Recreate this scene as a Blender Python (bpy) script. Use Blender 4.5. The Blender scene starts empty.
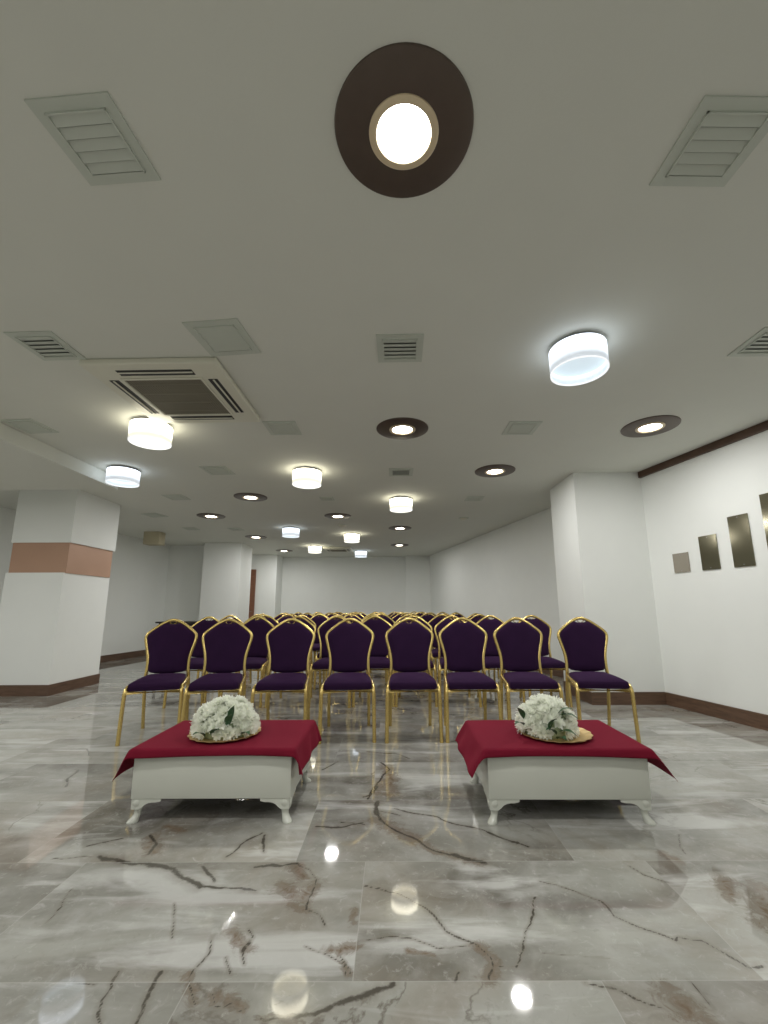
import bpy, bmesh, math, random
from mathutils import Vector, Matrix, noise
from mathutils.geometry import tessellate_polygon
C = bpy.context.scene.collection
sc = bpy.context.scene
R = math.radians
PI = math.pi

# ------------------------------------------------------------------ camera
CAMH = 1.07
cam_d = bpy.data.cameras.new('camera'); cam = bpy.data.objects.new('camera', cam_d); C.objects.link(cam)
FPX = 426.81
cam_d.sensor_fit = 'VERTICAL'; cam_d.sensor_height = 24.0; cam_d.lens = FPX / 1024 * 24.0
cam_d.shift_x = -7.66 / 1024; cam_d.shift_y = 16.65 / 1024
cam_d.clip_start = 0.05; cam_d.clip_end = 60
_p, _y, _r = R(10.585), R(0.082), R(0.263)
fw = Vector((-math.sin(_y) * math.cos(_p), math.cos(_y) * math.cos(_p), math.sin(_p)))
ri = Vector((math.cos(_y), math.sin(_y), 0)); up = ri.cross(fw)
r2 = ri * math.cos(_r) - up * math.sin(_r); u2 = ri * math.sin(_r) + up * math.cos(_r)
cam.matrix_world = Matrix(((r2.x, u2.x, -fw.x, 0), (r2.y, u2.y, -fw.y, 0), (r2.z, u2.z, -fw.z, CAMH), (0, 0, 0, 1)))
sc.camera = cam

# ------------------------------------------------------------------ world, exposure
w = bpy.data.worlds.new('world'); sc.world = w; w.use_nodes = True
w.node_tree.nodes['Background'].inputs[0].default_value = (0.9, 0.95, 1, 1)
w.node_tree.nodes['Background'].inputs[1].default_value = 0.0
sc.view_settings.view_transform = 'Standard'; sc.view_settings.look = 'None'
sc.view_settings.exposure = 0.0; sc.view_settings.gamma = 1.0; sc.view_settings.use_curve_mapping = False
DOWN_W = 17.0       # watts of a downlight
DRUM_E = 6.5       # emission of a drum shade
LAMP_E = 12.0
HC = 2.707         # ceiling height

# ------------------------------------------------------------------ helpers
def tag(o, label=None, cat=None, group=None, kind=None):
    if label: o['label'] = label
    if cat: o['category'] = cat
    if group: o['group'] = group
    if kind: o['kind'] = kind
    return o
def empty(name, loc=(0, 0, 0), rz=0.0):
    o = bpy.data.objects.new(name, None); C.objects.link(o); o.location = loc; o.rotation_euler = (0, 0, rz)
    o.empty_display_size = .1
    return o
def link(name, bm, m, parent=None, smooth=None, loc=None):
    bmesh.ops.recalc_face_normals(bm, faces=bm.faces)
    me = bpy.data.meshes.new(name); bm.to_mesh(me); bm.free()
    for mm in (m if isinstance(m, (list, tuple)) else [m]): me.materials.append(mm)
    if smooth is not None:
        for p in me.polygons: p.use_smooth = True
        if smooth < 179: 
            me.set_sharp_from_angle(angle=R(smooth))
    o = bpy.data.objects.new(name, me); C.objects.link(o)
    if parent: o.parent = parent
    if loc: o.location = loc
    return o
def kids(o): return list(o.children)
def copy_tree(o, parent=None):
    c = o.copy(); C.objects.link(c); c.parent = parent
    for k in list(o.children): copy_tree(k, c)
    return c
def box(bm, x0, x1, y0, y1, z0, z1, bev=0.0, seg=2, mi=0):
    vs = [bm.verts.new((x, y, z)) for x in (x0, x1) for y in (y0, y1) for z in (z0, z1)]
    F = [(0, 1, 3, 2), (4, 6, 7, 5), (0, 4, 5, 1), (2, 3, 7, 6), (0, 2, 6, 4), (1, 5, 7, 3)]
    fs = [bm.faces.new([vs[i] for i in f]) for f in F]
    for f in fs: f.material_index = mi
    if bev:
        es = set(e for f in fs for e in f.edges)
        bmesh.ops.bevel(bm, geom=list(es), offset=bev, segments=seg, affect='EDGES', profile=.5)
def prism(bm, pts, z0, z1):
    """vertical prism over 2-D outline"""
    a = [bm.verts.new((p[0], p[1], z0)) for p in pts]; b = [bm.verts.new((p[0], p[1], z1)) for p in pts]
    n = len(pts)
    for i in range(n): bm.faces.new((a[i], a[(i + 1) % n], b[(i + 1) % n], b[i]))
    bm.faces.new(a[::-1]); bm.faces.new(b)
def tube(bm, pts, r, n=10, caps=True, closed=False, flat=1.0):
    P = [Vector(p) for p in pts]; m = len(P)
    rings = []; ref = None
    for i, p in enumerate(P):
        a = P[(i - 1) % m] if (closed or i) else P[0]; b = P[(i + 1) % m] if (closed or i < m - 1) else P[-1]
        t = (b - a).normalized()
        if ref is None:
            ref = Vector((0, 1, 0)) if abs(t.y) < .9 else Vector((1, 0, 0))
        s = (ref - t * ref.dot(t)).normalized(); ref = s; q = t.cross(s)
        rr = r[i] if isinstance(r, (list, tuple)) else r
        rings.append([bm.verts.new(p + s * math.cos(2 * PI * k / n) * rr * flat + q * math.sin(2 * PI * k / n) * rr) for k in range(n)])
    for i in range(m if closed else m - 1):
        A, B = rings[i], rings[(i + 1) % m]
        for k in range(n): bm.faces.new((A[k], A[(k + 1) % n], B[(k + 1) % n], B[k]))
    if caps and not closed: bm.faces.new(rings[0][::-1]); bm.faces.new(rings[-1])
def smooth_path(pts, k=6):
    P = [Vector(p) for p in pts]; out = []
    for i in range(len(P) - 1):
        p0 = P[max(i - 1, 0)]; p1 = P[i]; p2 = P[i + 1]; p3 = P[min(i + 2, len(P) - 1)]
        for j in range(k):
            t = j / k
            out.append(.5 * ((2 * p1) + (p2 - p0) * t + (2 * p0 - 5 * p1 + 4 * p2 - p3) * t * t + (3 * p1 - p0 - 3 * p2 + p3) * t ** 3))
    out.append(P[-1]); return out
def lathe(bm, prof, n=48, mi=None, cap0=False, cap1=False):
    """prof: list of (radius, z); closes at r=0"""
    rings = []
    for r_, z in prof:
        if r_ < 1e-6: rings.append([bm.verts.new((0, 0, z))])
        else: rings.append([bm.verts.new((r_ * math.cos(2 * PI * k / n), r_ * math.sin(2 * PI * k / n), z)) for k in range(n)])
    for i in range(len(rings) - 1):
        A, B = rings[i], rings[i + 1]
        for k in range(n):
            k2 = (k + 1) % n
            if len(A) == 1 and len(B) == 1: continue
            if len(A) == 1: f = bm.faces.new((A[0], B[k2], B[k]))
            elif len(B) == 1: f = bm.faces.new((A[k], A[k2], B[0]))
            else: f = bm.faces.new((A[k], A[k2], B[k2], B[k]))
            if mi: f.material_index = mi[i]
def lathe_closed(bm, prof, n=48):
    m = len(prof)
    rings = [[bm.verts.new((r_ * math.cos(2 * PI * k / n), r_ * math.sin(2 * PI * k / n), z)) for k in range(n)] for r_, z in prof]
    for i in range(m):
        A, B = rings[i], rings[(i + 1) % m]
        for k in range(n): bm.faces.new((A[k], A[(k + 1) % n], B[(k + 1) % n], B[k]))

# ------------------------------------------------------------------ materials
class NT:
    def __init__(s, name):
        s.m = bpy.data.materials.new(name); s.m.use_nodes = True; s.t = s.m.node_tree; s.n = s.t.nodes
        s.b = s.n['Principled BSDF']; s.out = s.n['Material Output']
    def node(s, ty, **kw):
        n = s.n.new(ty)
        for k, v in kw.items(): setattr(n, k, v)
        return n
    def l(s, a, b): s.t.links.new(a, b)
    def math(s, op, a, b=None, c=None, clamp=False):
        n = s.n.new('ShaderNodeMath'); n.operation = op; n.use_clamp = clamp
        for i, x in enumerate((a, b, c)):
            if x is None: continue
            if isinstance(x, (int, float)): n.inputs[i].default_value = x
            else: s.l(x, n.inputs[i])
        return n.outputs[0]
    def mix(s, f, a, b, blend='MIX'):
        n = s.n.new('ShaderNodeMix'); n.data_type = 'RGBA'; n.blend_type = blend
        for i, x in ((0, f), (6, a), (7, b)):
            if isinstance(x, (int, float)): n.inputs[i].default_value = x
            elif isinstance(x, tuple): n.inputs[i].default_value = (*x, 1) if len(x) == 3 else x
            else: s.l(x, n.inputs[i])
        return n.outputs[2]
    def noise(s, vec, scale, detail=4, rough=.5, dist=0.0):
        n = s.n.new('ShaderNodeTexNoise'); n.inputs['Scale'].default_value = scale; n.inputs['Detail'].default_value = detail
        n.inputs['Roughness'].default_value = rough; n.inputs['Distortion'].default_value = dist
        if vec is not None: s.l(vec, n.inputs['Vector'])
        return n.outputs[0]
    def ramp(s, f, stops):
        n = s.n.new('ShaderNodeMapRange'); n.clamp = True
        n.inputs[1].default_value, n.inputs[2].default_value, n.inputs[3].default_value, n.inputs[4].default_value = stops
        s.l(f, n.inputs[0]); return n.outputs[0]
    def obj(s):
        n = s.n.new('ShaderNodeTexCoord'); return n.outputs['Object']
    def bump(s, h, strength, dist=.01):
        n = s.n.new('ShaderNodeBump'); n.inputs['Strength'].default_value = strength; n.inputs['Distance'].default_value = dist
        s.l(h, n.inputs['Height']); s.l(n.outputs[0], s.b.inputs['Normal'])
def simple(name, col, rough=.6, metal=0., bump=0., bscale=60, var=.0, vscale=4, spec=None, sheen=0.):
    t = NT(name); t.b.inputs['Roughness'].default_value = rough; t.b.inputs['Metallic'].default_value = metal
    if spec is not None: t.b.inputs['Specular IOR Level'].default_value = spec
    if sheen:
        t.b.inputs['Sheen Weight'].default_value = sheen; t.b.inputs['Sheen Roughness'].default_value = .5
    v = t.obj()
    nz = t.noise(v, vscale, 4)
    dark = tuple(c * (1 - var) for c in col); lite = tuple(min(1, c * (1 + var)) for c in col)
    t.l(t.mix(nz, dark, lite), t.b.inputs['Base Color'])
    if bump: t.bump(t.noise(v, bscale, 3), bump)
    return t.m
def emit(name, col, s):
    t = NT(name); t.b.inputs['Base Color'].default_value = (*[c * .8 for c in col], 1)
    t.b.inputs['Emission Color'].default_value = (*col, 1); t.b.inputs['Emission Strength'].default_value = s
    return t.m
M = {}
M['wall'] = simple('wall_paint', (.80, .82, .79), .75, bump=.05, bscale=90, var=.02)
M['ceil'] = simple('ceiling_paint', (.705, .715, .655), .85, bump=.04, bscale=70, var=.02)
M['pillar'] = M['wall']
M['vent'] = simple('vent_metal', (.55, .585, .52), .5, var=.05)
M['ventdark'] = simple('vent_cavity', (.13, .14, .12), .8, var=.1)
M['duct'] = simple('duct_box_board', (.52, .47, .33), .7, var=.1)
M['acwhite'] = simple('ac_plastic', (.70, .69, .58), .4, var=.03)
M['acdark'] = simple('ac_slot', (.02, .02, .018), .5)
M['black'] = simple('black_board', (.02, .018, .02), .5)
def wood(name, a, b, rough):
    t = NT(name); v = t.obj()
    mp = t.node('ShaderNodeMapping'); t.l(v, mp.inputs[0]); mp.inputs['Scale'].default_value = (2, 2, 14)
    n = t.noise(mp.outputs[0], 3, 5, .6, .4)
    t.l(t.mix(t.ramp(n, (.3, .7, 0, 1)), a, b), t.b.inputs['Base Color']); t.b.inputs['Roughness'].default_value = rough
    return t.m
M['brown'] = wood('baseboard_wood', (.085, .048, .030), (.15, .088, .055), .4)
M['cornice'] = wood('cornice_wood', (.06, .030, .016), (.10, .052, .03), .5)
M['band'] = simple('pillar_band_copper', (.47, .29, .20), .4, .2, var=.08, vscale=3)
M['disc'] = simple('downlight_plate_bronze', (.105, .078, .062), .38, .35, var=.15, vscale=12)
M['ring'] = simple('downlight_ring_cream', (.75, .62, .42), .35, .2)
M['gold'] = simple('gold_painted_tube', (.68, .51, .185), .27, .8, var=.12, vscale=8)
M['white'] = simple('white_lacquer', (.56, .575, .51), .2, var=.04, vscale=3)
M['leaf'] = simple('leaf_green', (.03, .09, .035), .5, var=.4, vscale=20)
M['foam'] = simple('pale_foam', (.42, .50, .33), .8, var=.3, vscale=30)
M['tray'] = simple('tray_gold', (.60, .44, .20), .4, .6, var=.2, vscale=20)
M['wire'] = simple('shade_canopy_metal', (.25, .25, .25), .35, .6)
M['mirror'] = simple('bronze_mirror', (.20, .185, .125), .12, .8)
M['taupe'] = simple('taupe_mirror', (.32, .29, .235), .25, .3)
M['console'] = simple('dark_wood', (.02, .014, .014), .4)
M['door'] = wood('door_wood', (.17, .065, .03), (.24, .10, .05), .45)
def fabric(name, col, var, sheen, scale):
    t = NT(name); v = t.obj(); n = t.noise(v, scale, 3); n2 = t.noise(v, 9, 3)
    d = tuple(c * (1 - var) for c in col); li = tuple(c * (1 + var) for c in col)
    t.l(t.mix(t.math('MULTIPLY', t.math('ADD', n, n2), .5), d, li), t.b.inputs['Base Color'])
    t.b.inputs['Roughness'].default_value = .9; t.b.inputs['Specular IOR Level'].default_value = .15
    t.b.inputs['Sheen Weight'].default_value = sheen; t.b.inputs['Sheen Roughness'].default_value = .4
    t.b.inputs['Sheen Tint'].default_value = (*[min(1, c * 6) for c in col], 1)
    t.bump(n, .25, .003)
    return t.m
M['purple'] = fabric('purple_velvet', (.022, .0065, .031), .35, .25, 220)
M['red'] = fabric('burgundy_cloth', (.150, .006, .020), .18, .12, 260)
def petal_mat():
    t = NT('white_petal'); v = t.obj(); n = t.noise(v, 30, 2)
    t.l(t.mix(n, (.93, .95, .84), (1.0, 1.0, .97)), t.b.inputs['Base Color']); t.b.inputs['Roughness'].default_value = .6
    tr = t.node('ShaderNodeBsdfTranslucent'); tr.inputs[0].default_value = (.97, 1, .90, 1)
    mx = t.node('ShaderNodeMixShader'); mx.inputs[0].default_value = .42
    t.l(t.b.outputs[0], mx.inputs[1]); t.l(tr.outputs[0], mx.inputs[2]); t.l(mx.outputs[0], t.out.inputs[0])
    return t.m
M['petal'] = petal_mat()

def marble():
    t = NT('marble_tile_floor')
    geo = t.node('ShaderNodeNewGeometry'); sep = t.node('ShaderNodeSeparateXYZ'); t.l(geo.outputs['Position'], sep.inputs[0])
    x, y = sep.outputs[0], sep.outputs[1]
    rowf = t.math('DIVIDE', t.math('SUBTRACT', y, 1.467), .6); row = t.math('FLOOR', rowf)
    odd = t.math('FLOORED_MODULO', row, 2.0)
    cxf = t.math('DIVIDE', t.math('ADD', t.math('ADD', x, .122), t.math('MULTIPLY', odd, t.math('ADD', .30, t.math('MULTIPLY', t.math('LESS_THAN', row, -.5), .175)))), 1.2)
    col = t.math('FLOOR', cxf)
    fx = t.math('FRACT', cxf); fy = t.math('FRACT', rowf)
    ex = t.math('MULTIPLY', t.math('MINIMUM', fx, t.math('SUBTRACT', 1.0, fx)), 1.2)
    ey = t.math('MULTIPLY', t.math('MINIMUM', fy, t.math('SUBTRACT', 1.0, fy)), .6)
    joint = t.math('LESS_THAN', t.math('MINIMUM', ex, ey), .0017)
    cid = t.node('ShaderNodeCombineXYZ'); t.l(col, cid.inputs[0]); t.l(row, cid.inputs[1])
    wn = t.node('ShaderNodeTexWhiteNoise', noise_dimensions='3D'); t.l(cid.outputs[0], wn.inputs['Vector'])
    off = t.node('ShaderNodeVectorMath', operation='SCALE'); t.l(wn.outputs['Color'], off.inputs[0]); off.inputs['Scale'].default_value = 1.6
    add = t.node('ShaderNodeVectorMath', operation='ADD'); t.l(geo.outputs['Position'], add.inputs[0]); t.l(off.outputs[0], add.inputs[1])
    P = add.outputs[0]
    mp = t.node('ShaderNodeMapping'); t.l(P, mp.inputs[0]); mp.inputs['Rotation'].default_value = (0, 0, R(28)); mp.inputs['Scale'].default_value = (1.0, 2.6, 1)
    S = mp.outputs[0]
    cloud = t.noise(S, .75, 5, .52, .8)
    fine = t.noise(P, 6, 8, .62, .5)
    c = t.mix(t.ramp(cloud, (.38, .60, 0, 1)), (.158, .150, .128), (.36, .362, .325))
    warm = t.noise(P, 1.6, 5, .6, .6)
    c = t.mix(t.ramp(warm, (.46, .68, 0, .6)), c, (.27, .235, .185))
    c = t.mix(t.ramp(fine, (.42, .72, 0, .55)), c, (.44, .44, .415))
    fleck = t.noise(P, 26, 6, .7, .8)
    c = t.mix(t.ramp(fleck, (.56, .72, 0, .5)), c, (.52, .52, .49))
    c = t.mix(t.ramp(fleck, (.42, .28, 0, .35)), c, (.18, .17, .15))
    # pale streaks
    mp2 = t.node('ShaderNodeMapping'); t.l(P, mp2.inputs[0]); mp2.inputs['Rotation'].default_value = (0, 0, R(24)); mp2.inputs['Scale'].default_value = (.8, 4.2, 1)
    st = t.noise(mp2.outputs[0], 1.3, 6, .55, .5)
    c = t.mix(t.ramp(st, (.55, .66, 0, .65)), c, (.60, .605, .58))
    c = t.mix(t.ramp(st, (.44, .30, 0, .35)), c, (.15, .138, .115))
    # brown veins in clusters, away from the traced ones
    msk = t.ramp(t.noise(P, .9, 2, .5), (.57, .67, 0, 1))
    v1 = t.noise(P, 1.5, 7, .56, .3)
    vein = t.math('MULTIPLY', t.ramp(t.math('ABSOLUTE', t.math('SUBTRACT', v1, .5)), (0, .010, 1, 0)), msk)
    patch = t.math('MULTIPLY', t.ramp(v1, (.5, .60, 0, .45)), msk)
    c = t.mix(patch, c, (.20, .165, .125))
    c = t.mix(t.math('MULTIPLY', vein, .7), c, (.10, .08, .06))
    # traced veins carried by the slab's own attribute
    at = t.node('ShaderNodeAttribute', attribute_name='vein'); ab = t.node('ShaderNodeAttribute', attribute_name='patch')
    G = geo.outputs['Position']
    w1 = t.noise(G, 14, 6, .65, .6); w2 = t.noise(G, 70, 4, .6)
    dv = t.math('ADD', at.outputs['Fac'], t.math('ADD', t.math('MULTIPLY', t.math('SUBTRACT', w1, .5), 2.6), t.math('MULTIPLY', t.math('SUBTRACT', w2, .5), 1.3)))
    core = t.ramp(dv, (.5, 1.25, .9, 0)); halo = t.ramp(dv, (.4, 4.2, .5, 0))
    dp = t.math('ADD', ab.outputs['Fac'], t.math('MULTIPLY', t.math('SUBTRACT', t.noise(G, 17, 9, .75, 1.2), .5), 5.5))
    c = t.mix(t.ramp(dp, (-.4, 1.6, .95, 0)), c, (.165, .118, .078))
    c = t.mix(t.ramp(t.math('ABSOLUTE', t.math('SUBTRACT', dp, .75)), (0, .30, .30, 0)), c, (.12, .095, .07))
    c = t.mix(halo, c, (.20, .18, .145))
    c = t.mix(core, c, (.062, .055, .043))
    # tile-to-tile tone
    tone = t.ramp(wn.outputs['Value'], (0, 1, .88, 1.08))
    tn = t.node('ShaderNodeVectorMath', operation='SCALE'); t.l(c, tn.inputs[0]); t.l(tone, tn.inputs['Scale'])
    c = t.mix(t.math('MULTIPLY', joint, .5), tn.outputs[0], (.42, .42, .39))
    t.l(c, t.b.inputs['Base Color'])
    rg = t.ramp(t.noise(P, 3, 3), (.3, .7, .03, .05)); t.l(rg, t.b.inputs['Roughness'])
    t.b.inputs['Specular IOR Level'].default_value = .85
    return t.m
M['marble'] = marble()

# ------------------------------------------------------------------ room shell
K = .222                                  # right wall leans inwards with depth
def wx(y): return 3.055 - K * (y - 5.08)  # x of right wall
def lx(y): return -6.0 + .12 * (y - 9.3)  # x of left wall
YB, YF = 13.7, -3.2
RW0, RW1 = (wx(YF), YF), (wx(YB), YB)

# veins of the marble slabs: (points on the floor, half width, strength)
VEINS = [
 ([(-1.299,2.117),(-1.205,2.086),(-1.132,2.049),(-1.053,2.049),(-0.934,2.024),(-0.852,1.956),(-0.761,1.903)], 0.013, 0.9),
 ([(-0.761,1.903),(-0.639,1.892),(-0.535,1.881)], 0.009, 0.7),
 ([(-1.299,2.117),(-1.395,2.108),(-1.483,2.088)], 0.008, 0.35),
 ([(-0.806,2.035),(-0.749,1.966),(-0.722,1.934)], 0.01, 0.7),
 ([(-1.26,1.896),(-1.219,1.791),(-1.219,1.707)], 0.005, 0.5),
 ([(-0.811,1.807),(-0.785,1.737),(-0.737,1.643)], 0.004, 0.6),
 ([(-0.607,1.643),(-0.588,1.573),(-0.599,1.503),(-0.59,1.452),(-0.561,1.399)], 0.005, 0.6),
 ([(-0.476,1.649),(-0.487,1.586),(-0.459,1.534)], 0.005, 0.6),
 ([(-0.525,1.559),(-0.486,1.497)], 0.004, 0.5),
 ([(-0.825,1.504),(-0.812,1.41),(-0.776,1.342)], 0.006, 0.6),
 ([(-0.698,1.492),(-0.703,1.43),(-0.683,1.341)], 0.007, 0.85),
 ([(-0.931,1.464),(-0.868,1.464)], 0.005, 0.5),
 ([(-0.523,1.43),(-0.496,1.388),(-0.465,1.378),(-0.445,1.398),(-0.416,1.369),(-0.396,1.388)], 0.005, 0.5),
 ([(-0.739,2.11),(-0.707,2.216),(-0.644,2.309)], 0.009, 0.65),
 ([(-0.624,2.285),(-0.61,2.215),(-0.578,2.15)], 0.008, 0.6),
 ([(-0.585,2.023),(-0.513,2.041),(-0.416,2.05)], 0.01, 0.8),
 ([(-0.414,2.04),(-0.353,2.012),(-0.319,1.943),(-0.307,1.848),(-0.325,1.77),(-0.272,1.736),(-0.237,1.686)], 0.005, 0.6),
 ([(-0.281,1.595),(-0.219,1.573),(-0.164,1.523),(-0.143,1.476)], 0.004, 0.7),
 ([(-0.177,1.563),(-0.128,1.485)], 0.004, 0.7),
 ([(-0.496,1.675),(-0.472,1.64),(-0.479,1.574),(-0.461,1.534)], 0.005, 0.6),
 ([(-0.525,1.554),(-0.484,1.487)], 0.004, 0.6),
 ([(-0.108,1.909),(-0.046,1.892),(-0.005,1.861)], 0.004, 0.5),
 ([(-0.265,1.37),(-0.208,1.366),(-0.135,1.4),(-0.079,1.433),(-0.005,1.458)], 0.01, 0.85),
 ([(-0.356,1.348),(-0.264,1.366)], 0.006, 0.6),
 ([(-0.092,2.649),(-0.077,2.433),(0.017,2.318),(0.111,2.238),(0.196,2.153),(0.289,2.086),(0.381,2.053)], 0.012, 0.6),
 ([(0.268,2.114),(0.312,2.079),(0.381,2.053)], 0.022, 0.75),
 ([(-0.057,2.527),(0.034,2.488)], 0.006, 0.7),
 ([(0.004,2.56),(0.228,2.461),(0.307,2.386),(0.439,2.328),(0.55,2.223),(0.615,2.174)], 0.006, 0.75),
 ([(0.461,2.301),(0.506,2.261),(0.573,2.21)], 0.016, 0.75),
 ([(-0.116,1.903),(-0.009,1.868),(0.106,1.787),(0.184,1.66),(0.261,1.61),(0.297,1.541),(0.278,1.479)], 0.005, 0.75),
 ([(-0.103,1.63),(-0.028,1.648),(0.066,1.623),(0.147,1.593),(0.26,1.604)], 0.004, 0.65),
 ([(0.537,1.84),(0.47,1.712),(0.419,1.609),(0.401,1.552),(0.374,1.519),(0.306,1.525)], 0.004, 0.65),
 ([(0.099,1.843),(0.227,1.826)], 0.003, 0.4),
 ([(0.198,1.504),(0.176,1.469)], 0.006, 0.6),
 ([(-0.099,2.845),(-0.129,2.743),(-0.177,2.705)], 0.01, 0.6),
 ([(-0.273,2.405),(-0.185,2.398),(-0.141,2.389)], 0.007, 0.6),
 ([(-0.1,2.631),(-0.087,2.495)], 0.02, 0.7),
 ([(0.579,1.922),(0.634,1.912),(0.719,1.841),(0.77,1.807),(0.775,1.73),(0.846,1.673),(0.918,1.614),(0.936,1.626),(1.01,1.607),(1.035,1.565),(1.054,1.519),(1.108,1.519)], 0.005, 0.8),
 ([(0.996,2.018),(1.016,1.967),(1.094,1.919)], 0.006, 0.65),
 ([(1.36,2.29),(1.303,2.162),(1.291,2.114)], 0.005, 0.5),
 ([(0.551,1.459),(0.626,1.439),(0.675,1.406),(0.735,1.383)], 0.005, 0.75),
 ([(0.862,1.462),(0.861,1.378)], 0.005, 0.5),
 ([(0.46,1.573),(0.67,1.543)], 0.004, 0.35),
 ([(-0.087,3.267),(-0.03,3.142),(-0.094,2.922),(-0.135,2.769),(-0.145,2.681)], 0.012, 0.6),
 ([(-0.402,2.372),(-0.257,2.358),(-0.15,2.409)], 0.009, 0.65),
 ([(0.119,3.344),(0.006,3.459),(-0.191,3.491)], 0.01, 0.5),
 ([(-0.469,3.123),(-0.403,3.297)], 0.01, 0.5),
 ([(-3.153,3.676),(-3.178,3.85),(-3.094,3.961),(-3.136,4.04)], 0.012, 0.4),
 ([(-2.133,3.135),(-2.103,3.0),(-2.018,2.876)], 0.012, 0.5),
 ([(-2.411,3.602),(-2.274,3.449)], 0.012, 0.4),
 ([(-1.18,2.287),(-1.104,2.217),(-1.092,2.131)], 0.012, 0.6),
 ([(-1.417,2.197),(-1.291,2.264)], 0.012, 0.4),
]
PATCH = [
 ([(-0.442,1.895),(-0.396,1.871),(-0.338,1.833),(-0.32,1.894)], 0.035, 0.9),
 ([(-0.423,2.031),(-0.382,1.969)], 0.03, 0.8),
 ([(-0.381,1.805),(-0.325,1.77)], 0.022, 0.9),
 ([(-0.146,1.769),(-0.14,1.697)], 0.016, 0.8),
 ([(-0.206,1.594),(-0.171,1.583),(-0.132,1.61)], 0.018, 1),
 ([(-0.524,1.617),(-0.47,1.585)], 0.03, 0.4),
 ([(-0.16,1.523),(-0.136,1.485)], 0.02, 0.6),
 ([(-0.077,2.433),(0.017,2.318),(0.111,2.238)], 0.045, 0.9),
 ([(0.111,2.238),(0.196,2.153),(0.289,2.086),(0.357,2.053)], 0.03, 0.8),
 ([(0.268,1.598),(0.303,1.53),(0.278,1.479)], 0.03, 0.7),
 ([(0.046,1.576),(0.126,1.564)], 0.02, 0.5),
 ([(-0.03,2.955),(-0.003,2.782)], 0.05, 0.9),
 ([(1.193,2.115),(1.216,2.07)], 0.04, 0.6),
 ([(1.308,1.908),(1.277,1.838)], 0.055, 0.7),
 ([(1.411,1.872),(1.357,1.788),(1.288,1.699)], 0.06, 0.75),
 ([(0.777,1.424),(0.791,1.37),(0.813,1.344)], 0.04, 0.85),
 ([(-0.049,3.191),(-0.012,2.963),(-0.075,2.843)], 0.05, 0.9),
 ([(-0.012,2.732),(-0.089,2.768)], 0.04, 0.7),
 ([(-1.154,2.263),(-1.081,2.152)], 0.05, 0.7),
 ([(-1.144,2.387),(-1.04,2.335)], 0.05, 0.4),
 ([(-0.509,1.419),(-0.414,1.388)], 0.04, 0.5),
 ([(-0.606,1.486),(-0.565,1.409)], 0.025, 0.6),
 ([(-0.557,1.672),(-0.471,1.586)], 0.05, 0.4),
]
def floor():
    import numpy as np
    # fine grid in the foreground, coarse elsewhere
    xs = [-9.0, -6.0, -4.0] + list(np.arange(-2.4, 2.4, .0072)) + [2.5, 3.2, 5.5]
    ys = [-3.3, -1, .6] + list(np.arange(1.0, 3.9, .0072)) + [4.5, 7, 10, 14]
    X, Y = np.meshgrid(xs, ys); n = len(xs); m = len(ys)
    co = np.stack([X.ravel(), Y.ravel(), np.zeros(X.size)], 1)
    nz = np.array([noise.noise((a * 9, b * 9, 0)) for a, b in co[:, :2]])
    nz2 = np.array([noise.noise((a * 9 + 40, b * 9, 5)) for a, b in co[:, :2]])
    nf = np.array([noise.noise((a * 28 + 40, b * 28, 5)) for a, b in co[:, :2]])
    px = co[:, 0] + nz * .016 + nf * .007; py = co[:, 1] + nz2 * .016 - nf * .007
    def field(groups):
        buf = np.full(len(co), 6.0)
        for pts, wd, s in groups:
            best = np.full(len(co), 9.0)
            for (ax, ay), (bx, by) in zip(pts, pts[1:]):
                dx, dy = bx - ax, by - ay; L = dx * dx + dy * dy + 1e-12
                t = np.clip(((px - ax) * dx + (py - ay) * dy) / L, 0, 1)
                best = np.minimum(best, np.hypot(px - ax - t * dx, py - ay - t * dy))
            buf = np.minimum(buf, best / (wd * s))
        return buf
    vein = field(VEINS); patch = field(PATCH)
    faces = [(j * n + i, j * n + i + 1, (j + 1) * n + i + 1, (j + 1) * n + i) for j in range(m - 1) for i in range(n - 1)]
    me = bpy.data.meshes.new('floor'); me.from_pydata(co.tolist(), [], faces)
    me.materials.append(M['marble'])
    for nm, buf in (('vein', vein), ('patch', patch)):
        a = me.attributes.new(nm, 'FLOAT', 'POINT'); a.data.foreach_set('value', buf.astype('f'))
    o = bpy.data.objects.new('floor', me); C.objects.link(o); tag(o, kind='structure')
floor()
bm = bmesh.new(); box(bm, -9, 5.5, YF - .1, YB + .3, HC, HC + .15); tag(link('ceiling', bm, M['ceil']), kind='structure')
def wall(name, pts, m=None, z0=0, z1=HC):
    bm = bmesh.new(); prism(bm, pts, z0, z1); return tag(link(name, bm, m or M['wall']), kind='structure')
wall('wall_right', [RW0, RW1, (RW1[0] + .3, RW1[1]), (RW0[0] + .3, RW0[1])])
wall('wall_back', [(-3.53, YB), (RW1[0] + .3, YB), (RW1[0] + .3, YB + .2), (-3.53, YB + .2)])
wall('wall_left', [(lx(YF), YF), (lx(YF) - .2, YF), (lx(11) - .2, 11), (lx(11), 11)])
wall('wall_left_recess', [(lx(11) - .2, 11), (-4.5, 11), (-4.5, 11.2), (lx(11) - .2, 11.2)])
wall('wall_left_return', [(-4.7, 11.2), (-4.5, 11.2), (-4.5, 13.0), (-4.7, 13.0)])
wall('wall_back_pier', [(-4.7, 13.0), (-3.53, 13.0), (-3.53, YB + .2), (-4.7, YB + .2)])
wall('wall_back_pilaster', [(.42, YB - .2), (wx(YB - .2), YB - .2), (wx(YB), YB), (.42, YB)])
wall('wall_front', [(-9, YF - .2), (5.5, YF - .2), (5.5, YF), (-9, YF)])
# right hand column (square block against the wall)
wall('wall_right_column', [(2.235, 5.06), (wx(5.06), 5.06), (wx(5.85), 5.85), (2.235, 5.85)])
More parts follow.
